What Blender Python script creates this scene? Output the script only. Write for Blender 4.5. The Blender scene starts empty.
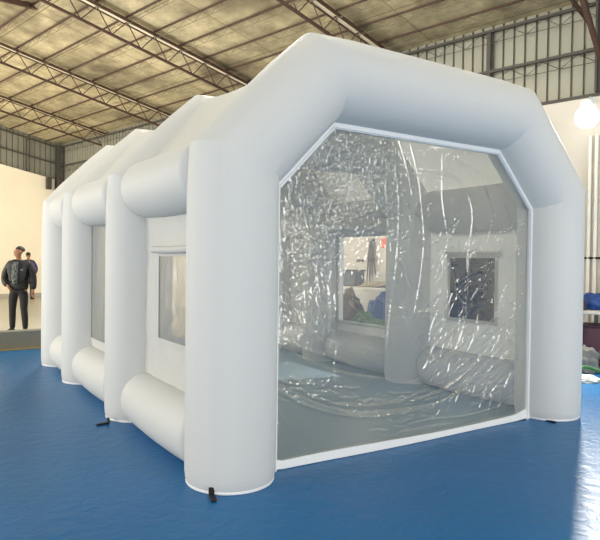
import bpy, bmesh, math, random
import numpy as np
from mathutils import Vector, Matrix, noise
from math import sin, cos, tan, pi, radians, atan2, hypot

rnd = random.Random(7)
S = bpy.context.scene
C = S.collection
S.view_settings.view_transform = 'Standard'
S.view_settings.look = 'None'
S.view_settings.exposure = 0.0
S.view_settings.gamma = 1.0
S.view_settings.use_curve_mapping = False

# ------------------------------------------------------------------ camera
CAM = Vector((-1.7195, -3.4515, 1.40))
YAW, PITCH, ROLL, F = 0.573538, -0.015643, 0.0128915, 603.98
fwd = Vector((sin(YAW) * cos(PITCH), cos(YAW) * cos(PITCH), sin(PITCH)))
r0 = Vector((cos(YAW), -sin(YAW), 0)); u0 = r0.cross(fwd)
rt = r0 * cos(ROLL) + u0 * sin(ROLL); up = -r0 * sin(ROLL) + u0 * cos(ROLL)
cd = bpy.data.cameras.new('camera'); cam = bpy.data.objects.new('camera', cd); C.objects.link(cam)
m = Matrix((rt, up, -fwd)).transposed().to_4x4(); m.translation = CAM
cam.matrix_world = m
cd.sensor_fit = 'HORIZONTAL'; cd.sensor_width = 36; cd.lens = 36 * F / 600; cd.clip_start = 0.05
S.camera = cam

def ray(px, py):
    return fwd + rt * ((px - 300) / F) + up * ((270 - py) / F)
def on_plane(px, py, axis, v):
    d = ray(px, py); return CAM + d * ((v - CAM[axis]) / d[axis])
def at(px, py, Z):
    return CAM + ray(px, py) * Z

# hall frame: t along the long wall (away from the far corner), s into the hall
CX, CY, HD = 2.7658, 19.8096, 2.9076
EAVE, SLOPE = 5.40, 0.1722
dT = Vector((sin(HD), cos(HD), 0)); dS = Vector((sin(HD + pi / 2), cos(HD + pi / 2), 0))
def WT(t, s, z): return Vector((CX, CY, 0)) + dT * t + dS * s + Vector((0, 0, z))
def t_of(px, s):
    d = ray(px, 260); o = WT(0, s, 0) - CAM
    # CAM + k d = o0 + t dT  (plan view)
    a, b, c, e = d.x, -dT.x, d.y, -dT.y
    det = a * e - b * c
    return (a * o.y - c * o.x) / det
def wallpt(px, py, s=0.0):
    d = ray(px, py); n = dS; k = (WT(0, s, 0) - CAM).dot(n) / d.dot(n)
    return CAM + d * k

# ------------------------------------------------------------------ materials
def srgb(r, g, b):
    f = lambda c: (c / 255 / 12.92) if c / 255 <= 0.04045 else ((c / 255 + 0.055) / 1.055) ** 2.4
    return (f(r), f(g), f(b), 1)
def mat(name, col, rough=0.6, metal=0.0, bump=0.0, bscale=40.0, var=0.0, vscale=3.0, spec=0.5, transl=0.0, detail=4.0):
    M = bpy.data.materials.new(name); M.use_nodes = True
    N, L = M.node_tree.nodes, M.node_tree.links
    b = N['Principled BSDF']; out = N['Material Output']
    b.inputs['Base Color'].default_value = col; b.inputs['Roughness'].default_value = rough
    b.inputs['Metallic'].default_value = metal; b.inputs['Specular IOR Level'].default_value = spec
    tc = N.new('ShaderNodeTexCoord')
    if var:
        n = N.new('ShaderNodeTexNoise'); n.inputs['Scale'].default_value = vscale; n.inputs['Detail'].default_value = 6
        L.new(tc.outputs['Object'], n.inputs['Vector'])
        mx = N.new('ShaderNodeMix'); mx.data_type = 'RGBA'
        mx.inputs[6].default_value = tuple(c * (1 - var) for c in col[:3]) + (1,)
        mx.inputs[7].default_value = tuple(min(1, c * (1 + var)) for c in col[:3]) + (1,)
        L.new(n.outputs['Fac'], mx.inputs[0]); L.new(mx.outputs[2], b.inputs['Base Color'])
    if bump:
        n = N.new('ShaderNodeTexNoise'); n.inputs['Scale'].default_value = bscale; n.inputs['Detail'].default_value = detail
        L.new(tc.outputs['Object'], n.inputs['Vector'])
        bp = N.new('ShaderNodeBump'); bp.inputs['Strength'].default_value = bump; bp.inputs['Distance'].default_value = 0.02
        L.new(n.outputs['Fac'], bp.inputs['Height']); L.new(bp.outputs['Normal'], b.inputs['Normal'])
    if transl:
        t = N.new('ShaderNodeBsdfTranslucent'); t.inputs['Color'].default_value = col
        ms = N.new('ShaderNodeMixShader'); ms.inputs[0].default_value = transl
        L.new(b.outputs[0], ms.inputs[1]); L.new(t.outputs[0], ms.inputs[2]); L.new(ms.outputs[0], out.inputs['Surface'])
    return M

def film_mat(name, haze, tint, rough=0.10, gloss=0.10, crinkle=0.5):
    M = bpy.data.materials.new(name); M.use_nodes = True
    N, L = M.node_tree.nodes, M.node_tree.links
    N.remove(N['Principled BSDF']); out = N['Material Output']
    tc = N.new('ShaderNodeTexCoord')
    def add(node, **kw):
        return N.new(node)
    n1 = N.new('ShaderNodeTexNoise'); n1.inputs['Scale'].default_value = 5; n1.inputs['Detail'].default_value = 3
    L.new(tc.outputs['Object'], n1.inputs['Vector'])
    vm = N.new('ShaderNodeVectorMath'); vm.operation = 'MULTIPLY_ADD'
    vm.inputs[1].default_value = (.35, .35, .35)
    L.new(n1.outputs['Color'], vm.inputs[0]); L.new(tc.outputs['Object'], vm.inputs[2])
    v = N.new('ShaderNodeTexVoronoi'); v.feature = 'DISTANCE_TO_EDGE'; v.inputs['Scale'].default_value = 9
    L.new(vm.outputs[0], v.inputs['Vector'])
    v2 = N.new('ShaderNodeTexVoronoi'); v2.feature = 'F1'; v2.inputs['Scale'].default_value = 26
    L.new(vm.outputs[0], v2.inputs['Vector'])
    ma = N.new('ShaderNodeMath'); ma.operation = 'MULTIPLY_ADD'; ma.inputs[1].default_value = 0.35
    L.new(v2.outputs['Distance'], ma.inputs[0]); L.new(v.outputs['Distance'], ma.inputs[2])
    bp = N.new('ShaderNodeBump'); bp.inputs['Strength'].default_value = crinkle; bp.inputs['Distance'].default_value = 0.03
    L.new(ma.outputs[0], bp.inputs['Height'])
    tr = N.new('ShaderNodeBsdfTransparent'); tr.inputs['Color'].default_value = tint
    gl = N.new('ShaderNodeBsdfGlossy'); gl.inputs['Roughness'].default_value = rough
    L.new(bp.outputs[0], gl.inputs['Normal'])
    df = N.new('ShaderNodeBsdfDiffuse'); df.inputs['Color'].default_value = (.80, .82, .80, 1)
    tl = N.new('ShaderNodeBsdfTranslucent'); tl.inputs['Color'].default_value = (.80, .82, .80, 1)
    h = N.new('ShaderNodeMixShader'); h.inputs[0].default_value = .35
    L.new(df.outputs[0], h.inputs[1]); L.new(tl.outputs[0], h.inputs[2])
    a = N.new('ShaderNodeMixShader'); a.inputs[0].default_value = haze
    L.new(tr.outputs[0], a.inputs[1]); L.new(h.outputs[0], a.inputs[2])
    g = N.new('ShaderNodeMixShader')
    fr = N.new('ShaderNodeFresnel'); fr.inputs['IOR'].default_value = 1.5
    L.new(bp.outputs[0], fr.inputs['Normal'])
    mm = N.new('ShaderNodeMath'); mm.operation = 'MULTIPLY'; mm.inputs[1].default_value = gloss / 0.04; mm.use_clamp = True
    # plain reflectance of a double-sided vinyl sheet
    L.new(fr.outputs[0], mm.inputs[0])
    mn = N.new('ShaderNodeMath'); mn.operation = 'MINIMUM'; mn.inputs[1].default_value = 0.35
    L.new(mm.outputs[0], mn.inputs[0]); L.new(mn.outputs[0], g.inputs[0])
    L.new(a.outputs[0], g.inputs[1]); L.new(gl.outputs[0], g.inputs[2])
    L.new(g.outputs[0], out.inputs['Surface'])
    return M

def emit_mat(name, col, st):
    M = bpy.data.materials.new(name); M.use_nodes = True
    N, L = M.node_tree.nodes, M.node_tree.links
    N.remove(N['Principled BSDF']); e = N.new('ShaderNodeEmission')
    e.inputs[0].default_value = col; e.inputs[1].default_value = st
    L.new(e.outputs[0], N['Material Output'].inputs['Surface']); return M

M_tent = mat('white_pvc_cloth', srgb(224, 226, 224), 0.55, bump=0.05, bscale=80, spec=0.35, transl=0.26)
M_panel = mat('white_panel_cloth', srgb(224, 225, 221), 0.6, bump=0.25, bscale=9, spec=0.3, transl=0.38, detail=5)
M_roof = mat('white_roof_cloth', srgb(226, 227, 223), 0.6, bump=0.2, bscale=9, spec=0.3, transl=0.38, detail=5)
M_trim = mat('white_webbing', srgb(226, 229, 229), 0.5, bump=0.2, bscale=60)
M_film = film_mat('clear_vinyl', 0.125, (.99, .99, .985, 1), 0.12, 0.12, 0.10)
M_haze = film_mat('hazy_vinyl', 0.30, (.50, .49, .46, 1), 0.3, 0.03, 0.06)
M_clear = film_mat('thin_vinyl', 0.04, (.97, .97, .96, 1), 0.2, 0.03, 0.1)
M_black = mat('black_mesh', srgb(4, 4, 7), 0.9, spec=.0)
M_strap = mat('black_strap', srgb(14, 15, 18), 0.7)
M_cream = mat('cream_paint', srgb(240, 231, 208), 0.8, var=0.05, vscale=1.2, bump=0.05, bscale=8)
M_cream2 = mat('dimmed_cream_paint', srgb(204, 198, 185), 0.8, var=0.05, vscale=1.2, bump=0.05, bscale=8)  # right wall's cream, darkened in colour because less light reaches it
M_conc = mat('concrete', srgb(176, 172, 158), 0.35, var=0.1, vscale=2, bump=0.06, bscale=20)
M_kerb = mat('kerb_concrete', srgb(128, 128, 118), 0.8, var=0.12, vscale=5, bump=0.2, bscale=30)
M_yellow = mat('yellow_line_paint', srgb(196, 164, 70), 0.5, var=0.15, vscale=12)
M_steel = mat('rusty_steel', srgb(74, 52, 40), 0.75, var=0.3, vscale=9)
M_steel2 = mat('dark_steel', srgb(72, 68, 62), 0.7, var=0.2, vscale=8)
M_gal = mat('galvanised_edge', srgb(222, 212, 186), 0.5, metal=0.1)
M_lattice = mat('thin_rod_steel', srgb(112, 98, 76), 0.7)

def foil():
    M = mat('roof_foil', srgb(205, 190, 150), 0.5, metal=0.2, bump=0.6, bscale=7, spec=0.4, detail=8)
    N, L = M.node_tree.nodes, M.node_tree.links; b = N['Principled BSDF']
    tc = N.new('ShaderNodeTexCoord')
    n = N.new('ShaderNodeTexNoise'); n.inputs['Scale'].default_value = 0.45; n.inputs['Detail'].default_value = 7; n.inputs['Roughness'].default_value = .62
    L.new(tc.outputs['Object'], n.inputs['Vector'])
    cr = N.new('ShaderNodeValToRGB'); cr.color_ramp.elements[0].position = .34; cr.color_ramp.elements[1].position = .66
    cr.color_ramp.elements[0].color = srgb(140, 128, 104); cr.color_ramp.elements[1].color = srgb(246, 232, 190)
    L.new(n.outputs['Fac'], cr.inputs[0])
    br = N.new('ShaderNodeTexBrick'); br.inputs['Scale'].default_value = 1; br.inputs['Brick Width'].default_value = 3.1
    br.inputs['Row Height'].default_value = 1.15; br.inputs['Mortar Size'].default_value = 0.012; br.offset = 0
    br.inputs['Color1'].default_value = (1, 1, 1, 1); br.inputs['Color2'].default_value = (.86, .86, .86, 1); br.inputs['Mortar'].default_value = (.45, .42, .36, 1)
    L.new(tc.outputs['Object'], br.inputs['Vector'])
    mx = N.new('ShaderNodeMix'); mx.data_type = 'RGBA'; mx.blend_type = 'MULTIPLY'; mx.inputs[0].default_value = 1
    n3 = N.new('ShaderNodeTexNoise'); n3.inputs['Scale'].default_value = 2.6; n3.inputs['Detail'].default_value = 8; n3.inputs['Roughness'].default_value = .7
    L.new(tc.outputs['Object'], n3.inputs['Vector'])
    cr2 = N.new('ShaderNodeValToRGB'); cr2.color_ramp.elements[0].position = .32; cr2.color_ramp.elements[1].position = .62
    cr2.color_ramp.elements[0].color = (.55, .54, .5, 1); cr2.color_ramp.elements[1].color = (1, 1, 1, 1)
    L.new(n3.outputs['Fac'], cr2.inputs[0])
    mq = N.new('ShaderNodeMix'); mq.data_type = 'RGBA'; mq.blend_type = 'MULTIPLY'; mq.inputs[0].default_value = 1
    L.new(cr.outputs[0], mq.inputs[6]); L.new(cr2.outputs[0], mq.inputs[7])
    L.new(mq.outputs[2], mx.inputs[6]); L.new(br.outputs['Color'], mx.inputs[7]); L.new(mx.outputs[2], b.inputs['Base Color'])
    return M
M_foil = foil()
M_sheet = mat('corrugated_sheet', srgb(142, 141, 126), 0.5, metal=0.2, var=0.12, vscale=1.3)

def floor_paint():
    M = mat('blue_floor_paint', srgb(22, 100, 152), 0.36, spec=0.34)
    N, L = M.node_tree.nodes, M.node_tree.links; b = N['Principled BSDF']
    tc = N.new('ShaderNodeTexCoord')
    n = N.new('ShaderNodeTexNoise'); n.inputs['Scale'].default_value = 1.1; n.inputs['Detail'].default_value = 8; n.inputs['Roughness'].default_value = .65
    L.new(tc.outputs['Object'], n.inputs['Vector'])
    mx = N.new('ShaderNodeMix'); mx.data_type = 'RGBA'
    mx.inputs[6].default_value = srgb(0, 90, 150); mx.inputs[7].default_value = srgb(10, 108, 166)
    L.new(n.outputs['Fac'], mx.inputs[0]); L.new(mx.outputs[2], b.inputs['Base Color'])
    n2 = N.new('ShaderNodeTexNoise'); n2.inputs['Scale'].default_value = 11; n2.inputs['Detail'].default_value = 6; n2.inputs['Distortion'].default_value = .6
    L.new(tc.outputs['Object'], n2.inputs['Vector'])
    bp = N.new('ShaderNodeBump'); bp.inputs['Strength'].default_value = .4; bp.inputs['Distance'].default_value = .02
    L.new(n2.outputs['Fac'], bp.inputs['Height']); L.new(bp.outputs[0], b.inputs['Normal'])
    return M
M_blue = floor_paint()

# ------------------------------------------------------------------ mesh helpers
class MB:
    def __init__(self): self.v = []; self.f = []
    def add(self, vs, fs):
        o = len(self.v); self.v += [tuple(p) for p in vs]; self.f += [tuple(i + o for i in f) for f in fs]; return self
    def box(self, c, size, X=None, Y=None, Z=None):
        X = Vector(X or (1, 0, 0)); Y = Vector(Y or (0, 1, 0)); Z = Vector(Z or (0, 0, 1)); c = Vector(c)
        vs = [c + X * (size[0] / 2 * a) + Y * (size[1] / 2 * b) + Z * (size[2] / 2 * d) for d in (-1, 1) for b in (-1, 1) for a in (-1, 1)]
        return self.add(vs, [(0, 2, 3, 1), (4, 5, 7, 6), (0, 1, 5, 4), (2, 6, 7, 3), (0, 4, 6, 2), (1, 3, 7, 5)])
    def bar(self, a, b, w, h, upv=(0, 0, 1)):
        a, b = Vector(a), Vector(b); d = (b - a); Ln = d.length; d.normalize()
        u = Vector(upv); x = d.cross(u)
        if x.length < 1e-4: x = d.cross(Vector((1, 0, 0)))
        x.normalize(); u = x.cross(d)
        return self.box((a + b) / 2, (w, Ln, h), x, d, u)
    def tube(self, pts, r, n=10, cap=True, closed=False):
        pts = [Vector(p) for p in pts]; rs = r if isinstance(r, (list, tuple)) else [r] * len(pts)
        vs = []; fs = []; prev = None; m = len(pts)
        for i, p in enumerate(pts):
            if closed: d = pts[(i + 1) % m] - pts[i - 1]
            else: d = pts[min(i + 1, m - 1)] - pts[max(i - 1, 0)]
            d.normalize()
            if prev is None:
                x = d.cross(Vector((0, 0, 1)))
                if x.length < 1e-3: x = d.cross(Vector((0, 1, 0)))
            else: x = prev - d * prev.dot(d)
            x.normalize(); y = d.cross(x); prev = x
            vs += [p + (x * cos(2 * pi * k / n) + y * sin(2 * pi * k / n)) * rs[i] for k in range(n)]
        for i in range(m if closed else m - 1):
            j = (i + 1) % m
            for k in range(n):
                l = (k + 1) % n; fs.append((i * n + k, i * n + l, j * n + l, j * n + k))
        if cap and not closed:
            fs.append(tuple(range(n))[::-1]); fs.append(tuple((m - 1) * n + k for k in range(n)))
        return self.add(vs, fs)
    def lathe(self, prof, n=24, c=(0, 0, 0)):
        vs = []; fs = []; c = Vector(c)
        for r_, z in prof: vs += [c + Vector((r_ * cos(2 * pi * k / n), r_ * sin(2 * pi * k / n), z)) for k in range(n)]
        for i in range(len(prof) - 1):
            for k in range(n):
                l = (k + 1) % n; fs.append((i * n + k, i * n + l, (i + 1) * n + l, (i + 1) * n + k))
        fs.append(tuple(range(n))[::-1]); fs.append(tuple((len(prof) - 1) * n + k for k in range(n)))
        return self.add(vs, fs)
    def build(self, name, material, parent=None, smooth=None, bevel=0, off=None):
        me = bpy.data.meshes.new(name)
        vs = self.v if off is None else [tuple(Vector(p) - Vector(off)) for p in self.v]
        me.from_pydata(vs, [], self.f); me.validate(); me.update()
        if material: me.materials.append(material)
        o = bpy.data.objects.new(name, me); C.objects.link(o)
        if off is not None and parent is None: o.location = off
        if parent: o.parent = parent
        if smooth is not None:
            me.polygons.foreach_set('use_smooth', [True] * len(me.polygons)); me.set_sharp_from_angle(angle=radians(smooth))
        if bevel:
            b = o.modifiers.new('bevel', 'BEVEL'); b.width = bevel; b.segments = 2; b.limit_method = 'ANGLE'
        return o
def props(o, label=None, cat=None, group=None, kind=None):
    if label: o['label'] = label
    if cat: o['category'] = cat
    if group: o['group'] = group
    if kind: o['kind'] = kind
    return o
def empty(name, loc, label, cat, group=None, rz=0):
    o = bpy.data.objects.new(name, None); C.objects.link(o); o.location = loc; o.rotation_euler.z = rz
    o.empty_display_size = .1
    return props(o, label, cat, group)
def nz(p, s=1.0, o=0.0): return noise.noise(Vector(p) * s + Vector((o, o * 1.7, o * .3)))

# ------------------------------------------------------------------ the hall (setting)
TMAX, SMAX = 27.0, 12.0
# concrete slab
mb = MB(); mb.box((1, 4, -0.105), (46, 50, 0.2)); props(mb.build('floor', M_conc), kind='structure')
# blue paint coat: big sheet up to the yellow edge line, clipped by the long wall
yl0, yl1 = on_plane(0, 351, 2, 0), on_plane(40, 348, 2, 0)
ld = (yl1 - yl0).normalized()
YL = lambda x: yl0.y + (x - yl0.x) * ld.y / ld.x
def wall_x(y): # long wall inner face x at world y
    t = (y - CY) / dT.y; return CX + dT.x * t
mb = MB()
xr0 = wall_x(7.3); poly = [(-16, -12), (wall_x(-12), -12), (xr0, YL(xr0)), (-16, YL(-16))]
mb.add([(x, y, -.004) for x, y in poly] + [(x, y, 0.0) for x, y in poly], [(3, 2, 1, 0), (4, 5, 6, 7), (0, 1, 5, 4), (1, 2, 6, 5), (2, 3, 7, 6), (3, 0, 4, 7)])
props(mb.build('floor_paint', M_blue), kind='structure')
mb = MB(); a = Vector((-16, YL(-16) + .05, 0.0)); b = Vector((xr0, YL(xr0) + .05, 0.0)); mb.bar(a, b, .1, .01); props(mb.build('trim_1', M_yellow), kind='structure')
mb = MB(); a = Vector((-16, YL(-16) + .23, .13)); b = Vector((2.2, YL(2.2) + .23, .13)); mb.bar(a, b, .24, .27); props(mb.build('trim_2', M_kerb, bevel=.01), kind='structure')

# cream masonry lower walls (in front of the cladding)
def wall_slab(name, p0, p1, z0a, z1a, z0b, z1b, th, out, material):
    mb = MB(); o = out * th
    vs = [p0 + Vector((0, 0, z0a)), p1 + Vector((0, 0, z0b)), p1 + Vector((0, 0, z1b)), p0 + Vector((0, 0, z1a))]
    vs += [v + o for v in vs]
    mb.add(vs, [(0, 1, 2, 3), (7, 6, 5, 4), (0, 4, 5, 1), (1, 5, 6, 2), (2, 6, 7, 3), (3, 7, 4, 0)])
    return props(mb.build(name, material), kind='structure')
CR, CL = 3.96, 4.14
wall_slab('wall_right', WT(0, 0, 0), WT(TMAX, 0, 0), -.005, CR, -.005, CR, .2, -dS, M_cream2)
wall_slab('wall_left', WT(.15, -.2, 0), WT(.15, SMAX, 0), -.005, CL, -.005, CL + SLOPE * SMAX, .2, -dT, M_cream)
mb = MB(); mb.bar(WT(.17, 0, .07), WT(.17, SMAX, .07), .03, .14); props(mb.build('baseboard_left', M_conc), kind='structure')
mb = MB(); mb.bar(WT(0, .012, .06), WT(TMAX, .012, .06), .024, .12); props(mb.build('baseboard_right', M_conc), kind='structure')

# ribbed sheeting above
def cladding(name, along, base, n_len, zlo, zhi_f, nrm, pitch=.19):
    mb = MB(); x = 0; prof = []
    while x < n_len:
        prof += [(x, 0), (x + pitch * .78, 0), (x + pitch * .82, -.045), (x + pitch * .96, -.045)]
        x += pitch
    vs = []
    for a, d in prof:
        p = base + along * a + nrm * d
        vs.append(p + Vector((0, 0, zlo))); vs.append(p + Vector((0, 0, zhi_f(a))))
    mb.add(vs, [(2 * i, 2 * i + 2, 2 * i + 3, 2 * i + 1) for i in range(len(prof) - 1)])
    return props(mb.build(name, M_sheet), kind='structure')
cladding('wall_right_cladding', dT, WT(0, -.12, 0), TMAX, CR - .3, lambda a: EAVE + .125, dS)
cladding('wall_left_cladding', dS, WT(.03, -.1, 0), SMAX, CL - .3, lambda a: EAVE + .125 + SLOPE * a, dT)

# roof sheeting
mb = MB()
def roofpt(t, s, d=0): return WT(t, s, EAVE + SLOPE * s + d)
n = 40
L0 = []
rows = [-.4, SMAX]
vs = [roofpt(-.3, -.4, .12), roofpt(TMAX, -.4, .12), roofpt(TMAX, SMAX, .12), roofpt(-.3, SMAX, .12)]
vs += [v + Vector((0, 0, .05)) for v in vs]
ro = MB().add([], [])
# local axes so that the sheet pattern runs with the roof
ang = atan2(dT.y, dT.x)
Rz = Matrix.Rotation(ang, 4, 'Z'); Rm = Rz.copy(); org = roofpt(0, 0, 0); Rm.translation = org
inv = Rm.inverted()
mb.add([inv @ v for v in vs], [(0, 1, 2, 3), (7, 6, 5, 4), (0, 4, 5, 1), (1, 5, 6, 2), (2, 6, 7, 3), (3, 7, 4, 0)])
ceil = mb.build('ceiling', M_foil); ceil.matrix_world = Rm; props(ceil, kind='structure')

ORD = ['first', 'second', 'third', 'fourth', 'fifth', 'sixth', 'seventh', 'eighth', 'ninth', 'tenth', 'eleventh', 'twelfth', 'thirteenth', 'fourteenth', 'fifteenth', 'sixteenth', 'seventeenth', 'eighteenth']
T0, SP, DEP = 3.432, 3.734, 0.391
PSP = 0.63
def truss(t, label):
    root = empty('roof_truss', roofpt(t, 0), label, 'roof truss', 'roof trusses across the hall')
    org = roofpt(t, 0)
    def part(nm, mb, mt): return mb.build(nm, mt, root, off=org)
    s1 = SMAX
    mb = MB()
    for o in (-.075, .075): mb.bar(roofpt(t + o, 0), roofpt(t + o, s1), .032, .055)
    part('top_chord', mb, M_steel)
    mb = MB(); mb.bar(roofpt(t, 0, 0), roofpt(t, s1, 0), .118, .02); part('top_chord_plate', mb, M_gal)
    mb = MB(); mb.bar(roofpt(t, .1, -DEP), roofpt(t, s1, -DEP), .045, .045); part('bottom_chord', mb, M_steel)
    s = .1; k = 0
    mb = MB()
    while s < s1 - .4:
        a, b, c = roofpt(t, s, -DEP), roofpt(t, s + PSP / 2, 0), roofpt(t, s + PSP, -DEP)
        mb.tube([a, b], .011, 6); mb.tube([b, c], .011, 6); s += PSP
    part('web', mb, M_steel)
    return root
places = ['in the far corner bay, first from the far end wall', 'second from the far end wall', 'third from the far end wall, over the booth', 'fourth from the far end wall, vanishing behind the booth top', 'nearest the camera, meeting the column at the right edge']
for k in range(5):
    truss(T0 + SP * k, 'rust brown lattice roof truss ' + places[k])

def lattice(mb, a, b, depth, pitch, r=.007):
    a, b = Vector(a), Vector(b); L = (b - a).length; d = (b - a) / L; k = 0; x = 0
    dn = Vector((0, 0, -depth))
    mb.tube([a + dn, b + dn], r, 5)
    while x + pitch <= L:
        p, q, r_ = a + d * x, a + d * (x + pitch / 2) + dn, a + d * (x + pitch)
        mb.tube([p, q], r, 4); mb.tube([q, r_], r, 4); x += pitch
for k in range(14):
    s = .42 + PSP * k * 1.0
    org = roofpt(0, s, .08)
    root = empty('roof_purlin', org, 'thin brown roof purlin running lengthwise, %s one up from the right hand eave' % ORD[k], 'roof purlin', 'roof purlins under the foil')
    mb = MB(); mb.bar(roofpt(0, s, .09), roofpt(TMAX - .2, s, .09), .024, .03); mb.build('purlin_bar', M_steel, root, off=org)
    mb = MB(); lattice(mb, roofpt(0, s + .01, .065), roofpt(TMAX - .4, s + .01, .065), .13, .5, .005); mb.build('purlin_lattice', M_lattice, root, off=org)

# girts (horizontal rails) with lattice, columns and wall posts
def girt(a, b, label, lat=True):
    root = empty('wall_girt', a, label, 'wall rail', 'rails across the ribbed wall sheets')
    mb = MB(); mb.bar(a, b, .045, .045); mb.build('rail', M_steel2, root, off=a)
    if lat:
        mb = MB(); lattice(mb, a + Vector((0, 0, -.03)), b + Vector((0, 0, -.03)), .17, .55, .006); mb.build('lattice', M_steel2, root, off=a)
girt(WT(0, -.03, 4.69), WT(TMAX, -.03, 4.69), 'dark lattice rail at mid height of the right ribbed wall')
girt(WT(0, -.03, EAVE - .02), WT(TMAX, -.03, EAVE - .02), 'dark lattice rail along the right eave under the roof')
girt(WT(.1, .1, 4.78), WT(.1, SMAX, 4.78 + SLOPE * (SMAX - .1)), 'thin dark rail across the left end wall sheets', False)
girt(WT(.1, .1, EAVE - .02), WT(.1, SMAX, EAVE - .02 + SLOPE * (SMAX - .1)), 'dark rail at the top of the left end wall', False)
def column(t, s, z1, w, label, d=.16, z0=0.0):
    org = WT(t, s, z0); root = empty('steel_column', org, label, 'column')
    for o in (-1, 1):
        mb = MB(); mb.box(WT(t + o * w / 2, s, (z0 + z1) / 2), (.035, d, z1 - z0), dT, dS); mb.build('flange', M_steel2, root, off=org)
    mb = MB(); mb.box(WT(t, s, (z0 + z1) / 2), (w, .05, z1 - z0), dT, dS); mb.build('column_web', M_steel2, root, off=org)
tc = t_of(57, .12)
column(.30, .10, EAVE + .02, .16, 'double dark steel column in the far corner of the hall')
column(t_of(485, -.02), -.04, EAVE - .05, .035, 'slim dark wall post rising behind the booth top', .06, CR + .05)
tcol = t_of(599, .02)
column(tcol, .02, EAVE + .02, .16, 'dark steel column above the floodlight at the right edge', .14, CR + .05)
org = WT(tcol, .1, 4.45)
mb = MB(); mb.bar(WT(tcol, .1, EAVE - .95), WT(tcol, 1.05, EAVE - .2), .06, .08)
props(mb.build('knee_brace', M_steel, off=org), 'slanting rust brown brace between right column and roof truss', 'brace')
org = at(75, 17, 13.2)
mb = MB(); mb.bar(org, at(-20, -7, 10.6), .07, .1); props(mb.build('roof_brace', M_steel, off=org), 'long slanting steel brace under the roof at upper left', 'brace')
for k, s in enumerate((1.15, 3.2, 5.6)):
    org = WT(.12, s, CL + SLOPE * s)
    mb = MB(); mb.bar(org - Vector((0, 0, .2)), WT(.12, s, EAVE + SLOPE * s), .05, .05)
    props(mb.build('wall_post', M_steel2, off=org), 'thin dark post on the left end wall sheets, %s from the corner' % ORD[k], 'wall post', 'posts on the end wall')
org = wallpt(50, 186, .3); mb = MB()
mb.box(WT(.32, .45, CL - .12), (.14, .16, .42), dT, dS)
props(mb.build('trim_3', M_steel2), kind='structure')
mb = MB(); mb.bar(WT(.1, .1, CL + SLOPE * .1), WT(.1, SMAX, CL + SLOPE * SMAX + .02), .16, .06); props(mb.build('trim_4', M_cream), kind='structure')
mb = MB(); mb.bar(WT(0, -.06, CR + .02), WT(TMAX, -.06, CR + .02), .16, .05); props(mb.build('trim_5', M_steel2), kind='structure')

# wall lamp on the right wall
fp = wallpt(587, 117, .42)
root = empty('wall_lamp', fp, 'glaring round lamp on the cream wall at the right edge', 'lamp')
mb = MB(); ellipsoid_pts = []
mb.lathe([(.001, -.17), (.07, -.155), (.12, -.12), (.155, -.07), (.17, 0), (.155, .07), (.12, .12), (.08, .15), (.075, .17)], 28, fp)
mb.build('lamp_globe', emit_mat('lamp_glow', (1, .97, .9, 1), 4), root, smooth=60, off=fp)
mb = MB(); mb.lathe([(.095, .165), (.10, .18), (.085, .24), (.03, .26)], 24, fp); mb.build('lamp_cap', M_trim, root, smooth=40, off=fp)
mb = MB(); mb.tube([fp + Vector((0, 0, .25)), fp + Vector((0, 0, .31)) - dS * .12, fp + Vector((0, 0, .31)) - dS * .42], .018, 10); mb.build('bracket_arm', M_trim, root, smooth=50, off=fp)
for k, (px, lb) in enumerate(((588, 'white conduit pipe on the cream wall left of its twin below the floodlight'), (594.5, 'white conduit pipe on the cream wall right of its twin below the floodlight'))):
    t = t_of(px, .05); org = WT(t, .05, .2)
    mb = MB(); mb.tube([WT(t, .05, .15), WT(t, .05, CR - .6)], .025, 10); props(mb.build('conduit_pipe', mat('white_pipe', srgb(238, 234, 222), .4), smooth=40, off=org), lb, 'pipe', 'conduit pipes under the floodlight')

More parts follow.
